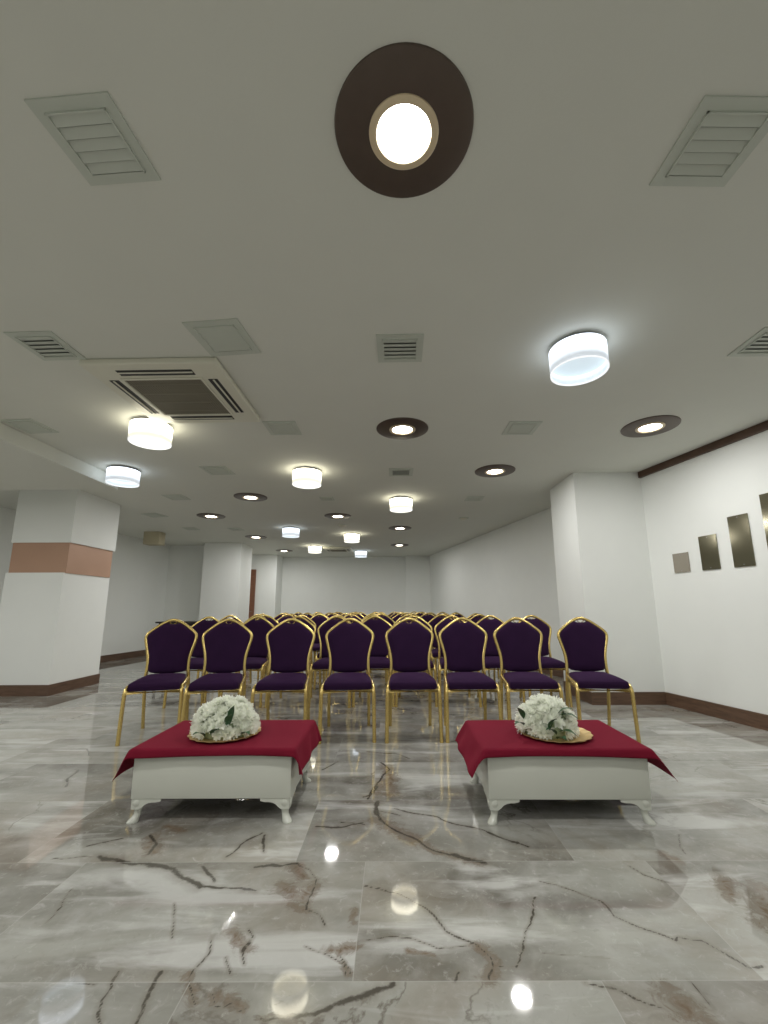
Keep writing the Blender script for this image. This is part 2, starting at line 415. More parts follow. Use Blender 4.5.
# rear left column
wall('wall_left_column', [(-4.72, 10.6), (-3.79, 10.6), (-3.79, 11.45), (-4.5, 11.45), (-4.5, 11.0), (-4.72, 11.0)])
# near left column: lower shaft, inset wooden band, upper shaft
PX0, PX1, PY0, PY1 = -5.15, -4.375, 5.68, 6.62
wall('wall_pillar', [(PX0, PY0), (PX1, PY0), (PX1, PY1), (PX0, PY1)], z1=1.56)
bm = bmesh.new(); box(bm, PX0 + .02, PX1 + .015, PY0 + .02, PY1 - .02, 1.555, 1.965); tag(link('trim_pillar_band', bm, M['band']), kind='structure')
wall('wall_pillar_upper', [(PX0 + .01, PY0), (PX1 + .04, PY0), (PX1 + .04, PY1), (PX0 + .01, PY1)], z0=1.965)
# lowered soffit along the left side
SX, SY, SZ = -3.46, 5.2, 2.56
bm = bmesh.new(); box(bm, -9, SX, YF, SY, SZ, HC, bev=.004); tag(link('ceiling_soffit', bm, M['ceil']), kind='structure')
# baseboards
BH = .135
def board(name, a, b, t=.014, side=1, h=BH, z=0, m=None):
    a, b = Vector(a), Vector(b); d = (b - a).normalized(); n = Vector((-d.y, d.x)) * side
    bm = bmesh.new(); prism(bm, [a, b, b + n * t, a + n * t], z, z + h)
    es = [e for e in bm.edges if all(v.co.z > z + h - 1e-4 for v in e.verts)]
    bmesh.ops.bevel(bm, geom=es, offset=.004, segments=2, affect='EDGES')
    return tag(link(name, bm, m or M['brown']), kind='structure')
board('baseboard_right', (wx(YF + .02), YF + .02), (wx(5.047), 5.047))
board('baseboard_column', (2.235, 5.06), (wx(5.06) - .002, 5.06), side=-1)
board('baseboard_column_side', (2.235, 5.046), (2.235, 5.85))
board('baseboard_left', (lx(YF + .02), YF + .02), (lx(10.98), 10.98), side=-1)
board('baseboard_right_rear', (wx(5.87), 5.87), (wx(YB - .23), YB - .23))
bm = bmesh.new()
o = .014
for (a, b, c, d) in ((PX0 - o, PX1 + o, PY0 - o, PY0), (PX0 - o, PX1 + o, PY1, PY1 + o), (PX0 - o, PX0, PY0, PY1), (PX1, PX1 + o, PY0, PY1)):
    box(bm, a, b, c, d, 0, BH)
tag(link('baseboard_pillar', bm, M['brown']), kind='structure')
board('trim_cornice', (wx(YF + .02), YF + .02), (wx(5.055), 5.055), t=.035, h=.075, z=HC - .075, m=M['cornice'])
# door in the rear
bm = bmesh.new(); box(bm, -4.46, -4.17, 12.955, 13.0, 0, 2.22, .004); d = tag(link('door_1', bm, M['door']), kind='structure')
bm = bmesh.new(); box(bm, -4.485, -4.46, 12.94, 13.0, 0, 2.25); box(bm, -4.17, -4.145, 12.94, 13.0, 0, 2.25); box(bm, -4.46, -4.17, 12.94, 13.0, 2.22, 2.25)
link('door_frame', bm, M['door'], d)
bm = bmesh.new(); tube(bm, [(-4.22, 12.955, 1.0), (-4.22, 12.91, 1.0), (-4.31, 12.91, 1.0)], .009); link('door_handle', bm, M['wire'], d)

# ------------------------------------------------------------------ ceiling fittings
def make_vent():
    r = empty('ceiling_vent')
    s = .146; i = .108
    bm = bmesh.new()
    for (a, b, c, d) in ((-s, s, -s, -i), (-s, s, i, s), (-s, -i, -i, i), (i, s, -i, i)): box(bm, a, b, c, d, -.007, 0)
    for (a, b, c, d) in ((-i, i, -i, -i + .006), (-i, i, i - .006, i), (-i, -i + .006, -i, i), (i - .006, i, -i, i)): box(bm, a, b, c, d, -.014, -.001)
    link('frame', bm, M['vent'], r)
    bm = bmesh.new(); box(bm, -i, i, -i, i, -.0025, 0); link('backing', bm, M['ventdark'], r)
    for k in range(5):
        y = -i + .026 + k * (2 * i - .052) / 4
        bm = bmesh.new()
        q = [(-i + .004, y - .017, -.0045), (i - .004, y - .017, -.0045), (i - .004, y + .017, -.0125), (-i + .004, y + .017, -.0125)]
        a = [bm.verts.new(p) for p in q]; b = [bm.verts.new((p[0], p[1] + .001, p[2] + .0022)) for p in q]
        bm.faces.new(a); bm.faces.new(b[::-1])
        for j in range(4): bm.faces.new((a[j], a[(j + 1) % 4], b[(j + 1) % 4], b[j]))
        link('slat', bm, M['vent'], r)
    return r
VENTS = [  # x, y, scale, yaw, label
 (-1.04, 1.24, .98, -4, 'white square louvred ceiling vent up left of the big nearest downlight, largest on the left'),
 (1.17, 1.26, 1.02, 1, 'white square louvred ceiling vent up right of the big nearest downlight'),
 (.055, 2.475, 1, 179, 'square vent with dark open louvres midway between the two nearest centre line downlights'),
 (-1.03, 2.36, 1.15, -6, 'ceiling vent touching the near right corner of the cassette air conditioner'),
 (-2.17, 2.43, 1, 178, 'ceiling vent with open tilted slats left of the cassette air conditioner'),
 (2.37, 2.43, 1, 180, 'ceiling vent cut by the right edge of the photo above the brown cornice'),
 (-3.27, 3.62, 1, -4, 'ceiling vent beside the lowered soffit at the far left edge'),
 (-1.005, 3.69, 1, 0, 'ceiling vent just beyond the far right corner of the cassette air conditioner'),
 (1.2, 3.715, 1, 0, 'ceiling vent between the two right hand downlights, right of centre'),
 (.11, 5.0, 1, 180, 'ceiling vent directly before the warm drum lamp on the centre line'),
 (-2.09, 4.9, 1.05, -3, 'ceiling vent behind the warm drum lamp of the left side'),
 (-3.2, 6.13, 1, -2, 'ceiling vent beyond the bluish drum lamp next to the left pillar'),
 (-4.19, 7.35, 1.05, -12, 'ceiling vent furthest left, above the space behind the pillar'),
 (-4.15, 8.65, .9, -2, 'ceiling vent above the beige box near the left wall'),
 (-3.25, 8.72, .95, -2, 'ceiling vent left of the far left pair of downlights'),
 (-.98, 6.25, .72, 0, 'small ceiling vent behind the middle warm drum lamp'),
 (1.25, 6.3, .9, 0, 'faint ceiling vent beyond the right row downlight near the column'),
]
v0 = make_vent()
for i, (x, y, s, a, lb) in enumerate(VENTS):
    v = v0 if i == 0 else copy_tree(v0)
    v.location = (x, y, HC); v.scale = (s, s, 1); v.rotation_euler.z = R(a)
    tag(v, lb, 'vent', 'square vents in the ceiling')

def make_down():
    r = empty('recessed_downlight')
    bm = bmesh.new(); lathe(bm, [(.118, -.004), (.120, -.010), (.232, -.010), (.239, -.007), (.241, 0), (.118, 0), (.118, -.004)], 72); link('plate', bm, M['disc'], r, 35)
    bm = bmesh.new(); lathe(bm, [(.092, -.006), (.096, -.016), (.112, -.019), (.121, -.014), (.122, -.008), (.118, -.002), (.092, -.002), (.092, -.006)], 64); link('trim_ring', bm, M['ring'], r, 40)
    bm = bmesh.new(); lathe(bm, [(0, -.012), (.06, -.0115), (.088, -.009), (.092, -.004)], 48); link('lamp', bm, M['lampglow'], r, 60)
    return r
M['lampglow'] = emit('downlight_glow', (1, .985, .93), LAMP_E)
DISCS = [
 (.047, 1.212, 'big round brown-rimmed recessed downlight nearest the camera at the top of the picture'),
 (.098, 3.72, 'brown-rimmed recessed downlight on the centre line beyond the middle vent'),
 (2.38, 3.70, 'brown-rimmed recessed downlight close to the brown cornice on the right'),
 (1.25, 4.97, 'brown-rimmed recessed downlight before the right hand column'),
 (-2.10, 6.14, 'brown-rimmed recessed downlight nearest on the left side of the hall'),
 (-3.23, 7.44, 'brown-rimmed recessed downlight furthest left, beyond the pillar'),
 (-.975, 7.49, 'brown-rimmed recessed downlight between the bluish drum and the centre warm drum'),
 (-3.15, 9.72, 'brown-rimmed recessed downlight in front of the rear left column'),
 (.16, 8.69, 'brown-rimmed recessed downlight just beyond the centre warm drum lamp'),
 (.188, 11.1, 'farthest brown-rimmed recessed downlight on the centre line'),
 (-3.09, 12.1, 'farthest brown-rimmed recessed downlight on the left by the back wall'),
]
d0 = make_down()
for i, (x, y, lb) in enumerate(DISCS):
    o = d0 if i == 0 else copy_tree(d0)
    o.location = (x, y, HC); tag(o, lb, 'ceiling light', 'round recessed downlights')
def down_lamp(x, y, z, wt, col=(1, .985, .965)):
    L = bpy.data.lights.new('downlight_beam', 'AREA'); L.shape = 'DISK'; L.size = .17; L.energy = wt; L.color = col
    o = bpy.data.objects.new('downlight_beam', L); C.objects.link(o); o.location = (x, y, z)
for x, y, _ in DISCS: down_lamp(x, y, HC - .022, DOWN_W)

def shade_mat(name, col, e):
    t = NT(name); v = t.obj(); sep = t.node('ShaderNodeSeparateXYZ'); t.l(v, sep.inputs[0])
    n = t.noise(v, 40, 3, .6)
    t.b.inputs['Base Color'].default_value = (.7, .72, .72, 1); t.b.inputs['Roughness'].default_value = .7
    t.b.inputs['Emission Color'].default_value = (*col, 1)
    # the lamp sits at the top of the drum: fabric near it glows most
    g = t.ramp(sep.outputs[2], (-.150, -.07, .13 if e > 4 else .22, 1.0))
    t.l(t.math('MULTIPLY', t.math('MULTIPLY', g, t.ramp(n, (.3, .7, .9, 1.1))), e), t.b.inputs['Emission Strength'])
    return t.m
WARM, COOL = (1, .93, .72), (.80, .89, 1)
SM = {'warm': shade_mat('shade_fabric_warm', WARM, DRUM_E), 'cool': shade_mat('shade_fabric_cool', COOL, DRUM_E * .36)}
DM = {'warm': emit('diffuser_warm', WARM, 1.3), 'cool': emit('diffuser_cool', (.74, .86, .93), .58)}
def make_drum(kind):
    r = empty('drum_ceiling_lamp')
    ro, h = .170, .180
    bm = bmesh.new(); lathe_closed(bm, [(ro, -.026), (ro, -h), (ro - .004, -h), (ro - .004, -.026)], 64); link('shade', bm, SM[kind], r, 40)
    bm = bmesh.new(); lathe(bm, [(0, -.03), (ro - .004, -.03), (ro - .004, -.024), (ro - .03, -.02), (ro - .03, 0), (0, 0)], 64); link('canopy', bm, M['wire'], r, 40)
    bm = bmesh.new(); lathe(bm, [(0, -h + .075), (ro - .006, -h + .060), (ro - .006, -h + .064), (0, -h + .079)], 64); link('diffuser', bm, DM[kind], r, 40)
    bm = bmesh.new(); lathe_closed(bm, [(ro + .002, -h - .002), (ro + .002, -h + .006), (ro - .006, -h + .006), (ro - .006, -h - .002)], 64); link('rim', bm, DM['rim'], r, 40)
    return r
DM['rim'] = emit('shade_rim', (.95, .97, 1), .8)
DRUMS = [
 (1.18, 2.46, 'cool', 'nearest drum ceiling lamp, bluish white, on the right of the ceiling'),
 (-2.15, 3.585, 'warm', 'warm drum ceiling lamp just beyond the cassette air conditioner'),
 (-3.17, 4.83, 'cool', 'bluish drum ceiling lamp at the end of the soffit above the left pillar'),
 (-1.02, 4.92, 'warm', 'warm drum ceiling lamp left of centre in the middle of the ceiling'),
 (.135, 6.28, 'warm', 'warm drum ceiling lamp on the centre line behind a vent'),
 (-2.08, 8.62, 'cool', 'small bluish drum ceiling lamp deeper in the hall on the left'),
 (-.90, 9.37, 'warm', 'far warm drum ceiling lamp right of the small bluish one'),
 (-2.05, 11.2, 'warm', 'farthest warm drum ceiling lamp by the back wall'),
 (-.905, 12.2, 'cool', 'farthest bluish drum ceiling lamp in front of the back wall'),
]
first = {}
for x, y, k, lb in DRUMS:
    if k not in first: first[k] = o = make_drum(k)
    else: o = copy_tree(first[k])
    o.location = (x, y, HC); o.rotation_euler.z = x * 3; tag(o, lb, 'ceiling light', 'drum shaped ceiling lamps')
# the same grid of lamps goes on behind the viewer
BEHIND = [(-2.2, 1.2), (2.3, 1.0), (-1.1, -.4), (1.2, -1.2), (-4.2, .3), (-4.6, 2.9), (-1.2, -2.2)]
for x, y in BEHIND: down_lamp(x, y, HC - .022 if x > SX else SZ - .02, DOWN_W * (2.3 if x < SX else .9))

def cassette(x, y, rz, s, label):
    r = empty('cassette_air_conditioner', (x, y, HC), rz)
    h = .46 * s; i = .27 * s; 
    bm = bmesh.new(); box(bm, -h, h, -h, h, -.045, 0, .012, 3); link('panel', bm, M['acwhite'], r, 30)
    # raised grille frame
    bm = bmesh.new()
    for (a, b, c, d) in ((-i - .018, i + .018, -i - .018, -i), (-i - .018, i + .018, i, i + .018), (-i - .018, -i, -i, i), (i, i + .018, -i, i)): box(bm, a, b, c, d, -.056, -.044, .003, 1)
    link('grille_frame', bm, M['acwhite'], r, 30)
    bm = bmesh.new(); box(bm, -i, i, -i, i, -.047, -.044); n = 30
    for k in range(n):
        xx = -i + (k + .5) * 2 * i / n; box(bm, xx - .0035, xx + .0035, -i, i, -.053, -.046)
    for k in range(4):
        yy = -i + (k + .5) * 2 * i / 4; box(bm, -i, i, yy - .003, yy + .003, -.054, -.046)
    link('intake_grille', bm, M['acgrille'], r)
    for k in range(4):
        a = k * PI / 2
        q = Matrix.Rotation(a, 4, 'Z')
        bm = bmesh.new(); box(bm, -.26 * s, .26 * s, -.385 * s, -.318 * s, -.047, -.044); bm.transform(q); sl = link('outlet_slot', bm, M['acdark'], r)
        bm = bmesh.new(); box(bm, -.255 * s, .255 * s, -.362 * s, -.35 * s, -.052, -.046); bm.transform(q); link('louvre', bm, M['acwhite'], sl)
    return tag(r, label, 'air conditioner')
M['acgrille'] = simple('ac_grille', (.26, .24, .185), .6, var=.1)
ac = cassette(-1.605, 3.02, R(-1), 1.0, 'cream four-way cassette air conditioner set in the left of the ceiling')
a2 = cassette(-1.5, 11.75, 0, .8, 'far cassette air conditioner with dark grille near the back wall ceiling')
# box under the ceiling at left, detector
bm = bmesh.new(); box(bm, -5.30, -4.96, 8.95, 9.2, HC - .27, HC, .01, 2)
o = link('duct_box', bm, M['duct'], None, 30); tag(o, 'beige square box hanging under the ceiling near the left wall', 'box')
r = empty('smoke_detector', (1.32, 7.72, HC))
bm = bmesh.new(); lathe(bm, [(0, -.04), (.04, -.038), (.055, -.025), (.07, -.02), (.075, 0), (0, 0)], 32); link('housing', bm, M['acwhite'], r, 40)
bm = bmesh.new(); lathe_closed(bm, [(.078, 0), (.078, -.008), (.095, -.006), (.095, 0)], 32); link('base_ring', bm, M['vent'], r, 40)
tag(r, 'small round smoke detector on the ceiling left of the right hand column', 'smoke detector')
r = copy_tree(r); r.location = (-1.0, 8.35, HC); r['label'] = 'small round smoke detector on the ceiling before the far warm drum lamp'

# ------------------------------------------------------------------ wall panels on the right wall
def panel(y0, y1, z0, z1, m, label):
    r = empty('wall_mirror', (wx((y0 + y1) / 2), (y0 + y1) / 2, (z0 + z1) / 2), math.atan(K))
    hw = (y0 - y1) / 2 / math.cos(math.atan(K)); hh = (z1 - z0) / 2
    bm = bmesh.new(); box(bm, -.012, -.001, -hw, hw, -hh, hh, .0015, 1); link('glass_panel', bm, m, r)
    for s in (-1, 1):
        bm = bmesh.new(); lathe(bm, [(0, .004), (.005, .003), (.006, 0), (0, 0)], 12); bm.transform(Matrix.Translation((-.012, 0, s * (hh - .02))) @ Matrix.Rotation(-PI / 2, 4, 'Y')); link('fixing_screw', bm, M['wire'], r, 40)
    return tag(r, label, 'wall decoration', 'stepped mirror panels on the right wall')
panel(4.74, 4.55, 1.44, 1.65, M['taupe'], 'smallest taupe square panel, first of the stepped row on the white wall')
panel(4.41, 4.22, 1.44, 1.79, M['mirror'], 'second shortest dark bronze mirror panel on the right wall')
panel(4.085, 3.895, 1.44, 1.93, M['mirror'], 'tall dark bronze mirror panel, third of the stepped row')
panel(3.77, 3.58, 1.44, 2.07, M['mirror'], 'tallest bronze mirror panel cut off by the right edge of the photo')

# ------------------------------------------------------------------ chairs
HWP = [(.0, .185, .285), (.2, .184, .245), (.40, .182, .205), (.48, .179, .197), (.56, .174, .203), (.64, .178, .214), (.72, .196, .228), (.775, .211, .237), (.812, .218, .243), (.840, .214, .248), (.868, .194, .253), (.915, .137, .262), (.955, .078, .269), (.978, .03, .272), (.982, 0, .273)]
def prof(z):
    for (a, b) in zip(HWP, HWP[1:]):
        if a[0] <= z <= b[0]:
            t = (z - a[0]) / (b[0] - a[0]); return a[1] + (b[1] - a[1]) * t, a[2] + (b[2] - a[2]) * t
    return HWP[-1][1:]
def make_chair():
    r = empty('banquet_chair')
    g = M['gold']
    # upper back frame, one bent tube
    left = [(-hw, y, z) for z, hw, y in HWP if z >= .40]; right = [(hw, y, z) for z, hw, y in HWP[::-1] if z >= .40][1:]
    bm = bmesh.new(); tube(bm, smooth_path(left + right, 4), .0148, 10, flat=.95); link('back_frame', bm, g, r, 180)
    for s in (-1, 1):
        bm = bmesh.new(); tube(bm, smooth_path([(s * hw, y, z) for z, hw, y in HWP if z <= .401], 3), .0148, 10)
        tube(bm, [(s * .185, .285, 0), (s * .185, .2845, .012)], .0155, 10); link('leg', bm, g, r, 50)
        # front leg bends into the side rail
        bm = bmesh.new(); pts = [(s * .222, -.232, 0), (s * .219, -.223, .2), (s * .217, -.214, .36), (s * .214, -.207, .405), (s * .211, -.185, .432), (s * .208, -.15, .44), (s * .196, .02, .447), (s * .184, .185, .452)]
        tube(bm, smooth_path(pts, 5), .0158, 10)
        tube(bm, [(s * .222, -.232, 0), (s * .2218, -.2316, .012)], .0165, 10); link('leg', bm, g, r, 50)
    # seat apron
    bm = bmesh.new(); a = [(-.205, -.212, .40), (.205, -.212, .40), (.172, .195, .415), (-.172, .195, .415)]
    tube(bm, a, .0145, 8, closed=True); link('seat_frame', bm, g, r, 60)
    # cushion
    bm = bmesh.new(); nx, ny = 14, 14; top = {}; bot = {}
    def outl(u, v):   # rounded rectangle by squircle
        e = .09
        uu = u * math.sqrt(max(0, 1 - v * v * e * 1.5)); vv = v * math.sqrt(max(0, 1 - u * u * e))
        hw = .208 - .034 * (vv + 1) / 2
        return uu * hw, vv * .212 - .013
    for i in range(nx + 1):
        for j in range(ny + 1):
            u = math.sin((i / nx * 2 - 1) * PI / 2); v = math.sin((j / ny * 2 - 1) * PI / 2)
            X, Y = outl(u, v); ed = max(abs(u), abs(v)); q = (1 - min(1, ed) ** 6)
            top[i, j] = bm.verts.new((X, Y, .474 + .022 * q + .012 * (1 - u * u) * (1 - v * v) + .006 * v))
            bot[i, j] = bm.verts.new((X * .985, Y * .985, .412))
    mid = {}
    for i in range(nx + 1):
        for j in range(ny + 1):
            if i in (0, nx) or j in (0, ny):
                c = top[i, j].co; mid[i, j] = bm.verts.new((c.x * 1.02, c.y * 1.02, .442))
    for i in range(nx):
        for j in range(ny):
            bm.faces.new((top[i, j], top[i + 1, j], top[i + 1, j + 1], top[i, j + 1])); bm.faces.new((bot[i, j], bot[i, j + 1], bot[i + 1, j + 1], bot[i + 1, j]))
    rim = [(i, 0) for i in range(nx)] + [(nx, j) for j in range(ny)] + [(i, ny) for i in range(nx, 0, -1)] + [(0, j) for j in range(ny, 0, -1)]
    for a, b in zip(rim, rim[1:] + rim[:1]):
        bm.faces.new((top[a], mid[a], mid[b], top[b])); bm.faces.new((mid[a], bot[a], bot[b], mid[b]))
    link('seat', bm, M['purple'], r, 60)
    # padded back, crown shaped
    zs = [.500, .508, .522, .56, .62, .68, .74, .79, .82, .845, .868, .89, .910, .926, .940, .952]
    bm = bmesh.new(); nx = 12; F = {}; B = {}
    for j, z in enumerate(zs):
        hw, y = prof(z); hw = hw - .008
        if z < .53: hw *= {0: .62, 1: .84, 2: .96}[j]
        for i in range(nx + 1):
            u = i / nx * 2 - 1
            zc = z
            if j == 0: zc = z - .006 * (1 - u * u)
            if j >= len(zs) - 3: zc = z - (.010 * (j - len(zs) + 4) / 3) * max(0, 1 - (abs(u) * hw / .05) ** 4) if abs(u) * hw < .05 else z
            ed = 1 - max(abs(u) ** 5, abs((j / (len(zs) - 1)) * 2 - 1) ** 7)
            F[i, j] = bm.verts.new((u * hw, y - .010 - .022 * ed, zc)); B[i, j] = bm.verts.new((u * hw, y + .008 + .010 * ed, zc))
    ny = len(zs) - 1
    for i in range(nx):
        for j in range(ny):
            bm.faces.new((F[i, j], F[i + 1, j], F[i + 1, j + 1], F[i, j + 1])); bm.faces.new((B[i, j], B[i, j + 1], B[i + 1, j + 1], B[i + 1, j]))
    rim = [(i, 0) for i in range(nx)] + [(nx, j) for j in range(ny)] + [(i, ny) for i in range(nx, 0, -1)] + [(0, j) for j in range(ny, 0, -1)]
    for a, b in zip(rim, rim[1:] + rim[:1]): bm.faces.new((F[a], B[a], B[b], F[b]))
    link('backrest', bm, M['purple'], r, 60)
    # two little brackets of the hand hold
    for s in (-1, 1):
        bm = bmesh.new(); tube(bm, [(s * .035, .270, .972), (s * .022, .266, .948), (s * .008, .264, .945)], .004, 6); link('handle_bracket', bm, g, r, 60)
    return r
ORD = ['first', 'second', 'third', 'fourth', 'fifth', 'sixth', 'seventh', 'eighth', 'ninth', 'tenth']
random.seed(5)
rows = []
sx = [-1.965, -1.473, -.936, -.369, .172, .660, 1.169, 1.743]; bx = [-2.129, -1.589, -.978, -.415, .157, .670, 1.195, 1.814]
bx2 = [-2.33, -1.71, -1.195, -.71, -.222, .263, .75, 1.238, 1.75]
rows.append([((s + b) / 2 * 1.0, 3.945, math.atan2(b - s, -.48) + PI) for s, b in zip(sx, bx)])
rows[0] = [((s * .5 + b * .5), 3.945, -math.atan2(b - s, .48) * .75) for s, b in zip(sx, bx)]
rows.append([(b * .99, 5.21 + random.uniform(-.02, .02), R(random.uniform(-1, 1))) for b in bx2])
for k, y in enumerate((6.3, 7.25, 8.2, 9.15, 10.1, 11.0, 11.9)):
    n = 8; x0 = -2.45 - .03 * k; x1 = min(1.72, wx(y + .3) - .42)
    st = .535
    xs = []
    x = x0 + (k % 2) * .16
    while x <= x1 + .02: xs.append(x); x += st
    rows.append([(x + random.uniform(-.018, .018), y + random.uniform(-.05, .05), R(random.uniform(-2, 2))) for x in xs])
ch0 = make_chair(); cnt = 0
for ri_, row in enumerate(rows):
    for ci, (x, y, a) in enumerate(row):
        o = ch0 if cnt == 0 else copy_tree(ch0)
        o.location = (x, y, 0); o.rotation_euler.z = a; o.scale.z = .986; cnt += 1
        if ri_ == 0:
            ex = {0: 'purple banquet chair with gold frame at the left end of the front row', 7: 'purple banquet chair with gold frame at the right end of the front row'}
            lb = ex.get(ci, f'purple banquet chair with gold frame, {ORD[ci]} from the left in the front row')
        else:
            lb = f'purple and gold banquet chair, {ORD[ci]} from the left in the {ORD[ri_]} row from the front'
        tag(o, lb, 'chair', 'gold framed purple banquet chairs in rows')

# dark table behind the rows on the left
r = empty('side_table', (-4.35, 9.25, 0))
bm = bmesh.new(); box(bm, -.55, .55, -.25, .25, .79, .82, .004); link('tabletop', bm, M['console'], r)
bm = bmesh.new(); box(bm, -.5, .5, -.2, .2, .73, .79, .002); link('apron', bm, M['console'], r)
for s in (-1, 1):
    for q in (-1, 1):
        bm = bmesh.new(); box(bm, s * .48 - .022, s * .48 + .022, q * .18 - .022, q * .18 + .022, 0, .735, .003); link('leg', bm, M['console'], r)
tag(r, 'dark wooden table standing behind the chair rows near the left wall', 'table')

# ------------------------------------------------------------------ coffee tables
TZ0, TZ1 = .112, .352
def cab_leg(sx_, sy_, hx, hy):
    bm = bmesh.new()
    d = Vector((sx_, sy_, 0)).normalized()
    base = Vector((sx_ * (hx - .034), sy_ * (hy - .034), 0))
    secs = [(.140, -.008, .022, .022), (.114, -.004, .026, .026), (.100, .003, .031, .031), (.085, .008, .030, .030), (.068, .006, .0245, .0245), (.050, .004, .0195, .0195), (.034, .007, .0175, .0175), (.022, .015, .019, .020), (.012, .023, .022, .026), (.004, .027, .0235, .029), (0, .027, .0225, .028)]
    rings = []; n = 14
    side = Vector((-d.y, d.x, 0))
    for z, off, a, b in secs:
        c = base + d * off
        sq = .55 if z > .09 else 1.0
        rg = []
        for k in range(n):
            t = 2 * PI * k / n + PI / n
            ct, s_ = math.cos(t), math.sin(t)
            if z > .095: ct = math.copysign(abs(ct) ** .6, ct); s_ = math.copysign(abs(s_) ** .6, s_)
            rg.append(bm.verts.new(c + d * ct * b + side * s_ * a + Vector((0, 0, z))))
        rings.append(rg)
    for A, B in zip(rings, rings[1:]):
        for k in range(n): bm.faces.new((A[k], A[(k + 1) % n], B[(k + 1) % n], B[k]))
    bm.faces.new(rings[0]); bm.faces.new(rings[-1][::-1])
    # scrolled ears either side
    for ax in (0, 1):
        prof_ = [(0, .0), (.15, .0), (.148, -.012), (.125, -.017), (.105, -.017), (.085, -.020), (.068, -.028), (.056, -.040), (.04, -.05), (0, -.05)]
        vs = [[], []]
        for q in (0, 1):
            for u, z in prof_:
                if ax == 0: p = (sx_ * (hx - .006 - u), sy_ * (hy - .004 - q * .022), TZ0 + z)
                else: p = (sx_ * (hx - .004 - q * .022), sy_ * (hy - .006 - u), TZ0 + z)
                vs[q].append(bm.verts.new(p))
        m_ = len(prof_)
        bm.faces.new(vs[0]); bm.faces.new(vs[1][::-1])
        for k in range(m_): bm.faces.new((vs[0][k], vs[0][(k + 1) % m_], vs[1][(k + 1) % m_], vs[1][k]))
    return bm
def coffee_table(cx, cy, rz, hx, hy, label):
    r = empty('coffee_table', (cx, cy, 0), rz)
    bm = bmesh.new(); box(bm, -hx, hx, -hy, hy, TZ0, TZ1 - .008, .004, 2); link('box_body', bm, M['white'], r, 30)
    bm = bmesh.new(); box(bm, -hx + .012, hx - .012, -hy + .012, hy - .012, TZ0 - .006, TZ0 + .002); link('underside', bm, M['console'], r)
    bm = bmesh.new(); box(bm, -hx - .006, hx + .006, -hy - .006, hy + .006, TZ1 - .010, TZ1, .003, 2); link('tabletop', bm, M['white'], r, 30)
    for a in (-1, 1):
        for b in (-1, 1): link('leg', cab_leg(a, b, hx, hy), M['white'], r, 50)
    return tag(r, label, 'table', 'white coffee tables under burgundy cloths')
def cloth(name, cx, cy, rz, hx, hy, ov, label, seed):
    """ov = overhang left, right, front, back"""
    L_, R_, F_, B_, flL, flR = ov
    hx += .010; hy += .010
    random.seed(seed)
    bm = bmesh.new(); nx, ny = 84, 64; V = {}
    X0, X1, Y0, Y1 = -hx - L_, hx + R_, -hy - F_, hy + B_
    for i in range(nx + 1):
        for j in range(ny + 1):
            u = X0 + (X1 - X0) * i / nx; v = Y0 + (Y1 - Y0) * j / ny
            v += .006 * math.sin(u * 5 + seed); 
            cxx = max(-hx, min(hx, u)); cyy = max(-hy, min(hy, v)); ox, oy = u - cxx, v - cyy; d = math.hypot(ox, oy)
            z = TZ1 + .004
            if d > 0:
                nx_, ny_ = ox / d, oy / d
                fl = (flL if ox < 0 else flR) if abs(ox) > abs(oy) * .5 else .22
                if abs(ox) > 1e-6 and abs(oy) > 1e-6: fl = max(fl, .35)
                rr = .014; arc = rr * 1.2
                if d < arc: out = rr * math.sin(d / rr); dz = rr * (1 - math.cos(d / rr))
                else:
                    s0 = rr * math.sin(1.2); z0 = rr * (1 - math.cos(1.2)); s = d - arc; k_ = math.sqrt(1 - fl * fl); out = s0 + s * fl; dz = z0 + s * k_
                wob = min(1, d / .09) * (.005 * math.sin((u + v * 1.3) * 15 + seed) + .002 * math.sin(v * 31 + seed * 2))
                P = Vector((cxx + nx_ * (out + wob), cyy + ny_ * (out + wob), z - dz))
            else:
                P = Vector((u, v, z + .0012 * noise.noise((u * 5, v * 5, seed))))
            V[i, j] = bm.verts.new(P)
    for i in range(nx):
        for j in range(ny): bm.faces.new((V[i, j], V[i + 1, j], V[i + 1, j + 1], V[i, j + 1]))
    o = link(name, bm, M['red'], None, 180); o.location = (cx, cy, 0); o.rotation_euler.z = rz
    s = o.modifiers.new('thickness', 'SOLIDIFY'); s.thickness = .0022; s.offset = 1
    return tag(o, label, 'tablecloth')
HX, HY = .411, .272
LT = (-.942, 2.680, R(0)); RT = (.898, 2.652, R(-.5))
coffee_table(*LT, HX, HY, 'low white cabriole-legged table on the left under a burgundy cloth')
coffee_table(*RT, HX, HY, 'low white cabriole-legged table on the right under a burgundy cloth')
cloth('tablecloth', *LT, HX, HY, (.165, .14, .045, .05, .44, .20), 'burgundy cloth draped over the left coffee table', 1)
cloth('tablecloth', *RT, HX, HY, (.15, .18, .045, .05, .50, .60), 'burgundy cloth draped over the right coffee table', 2)

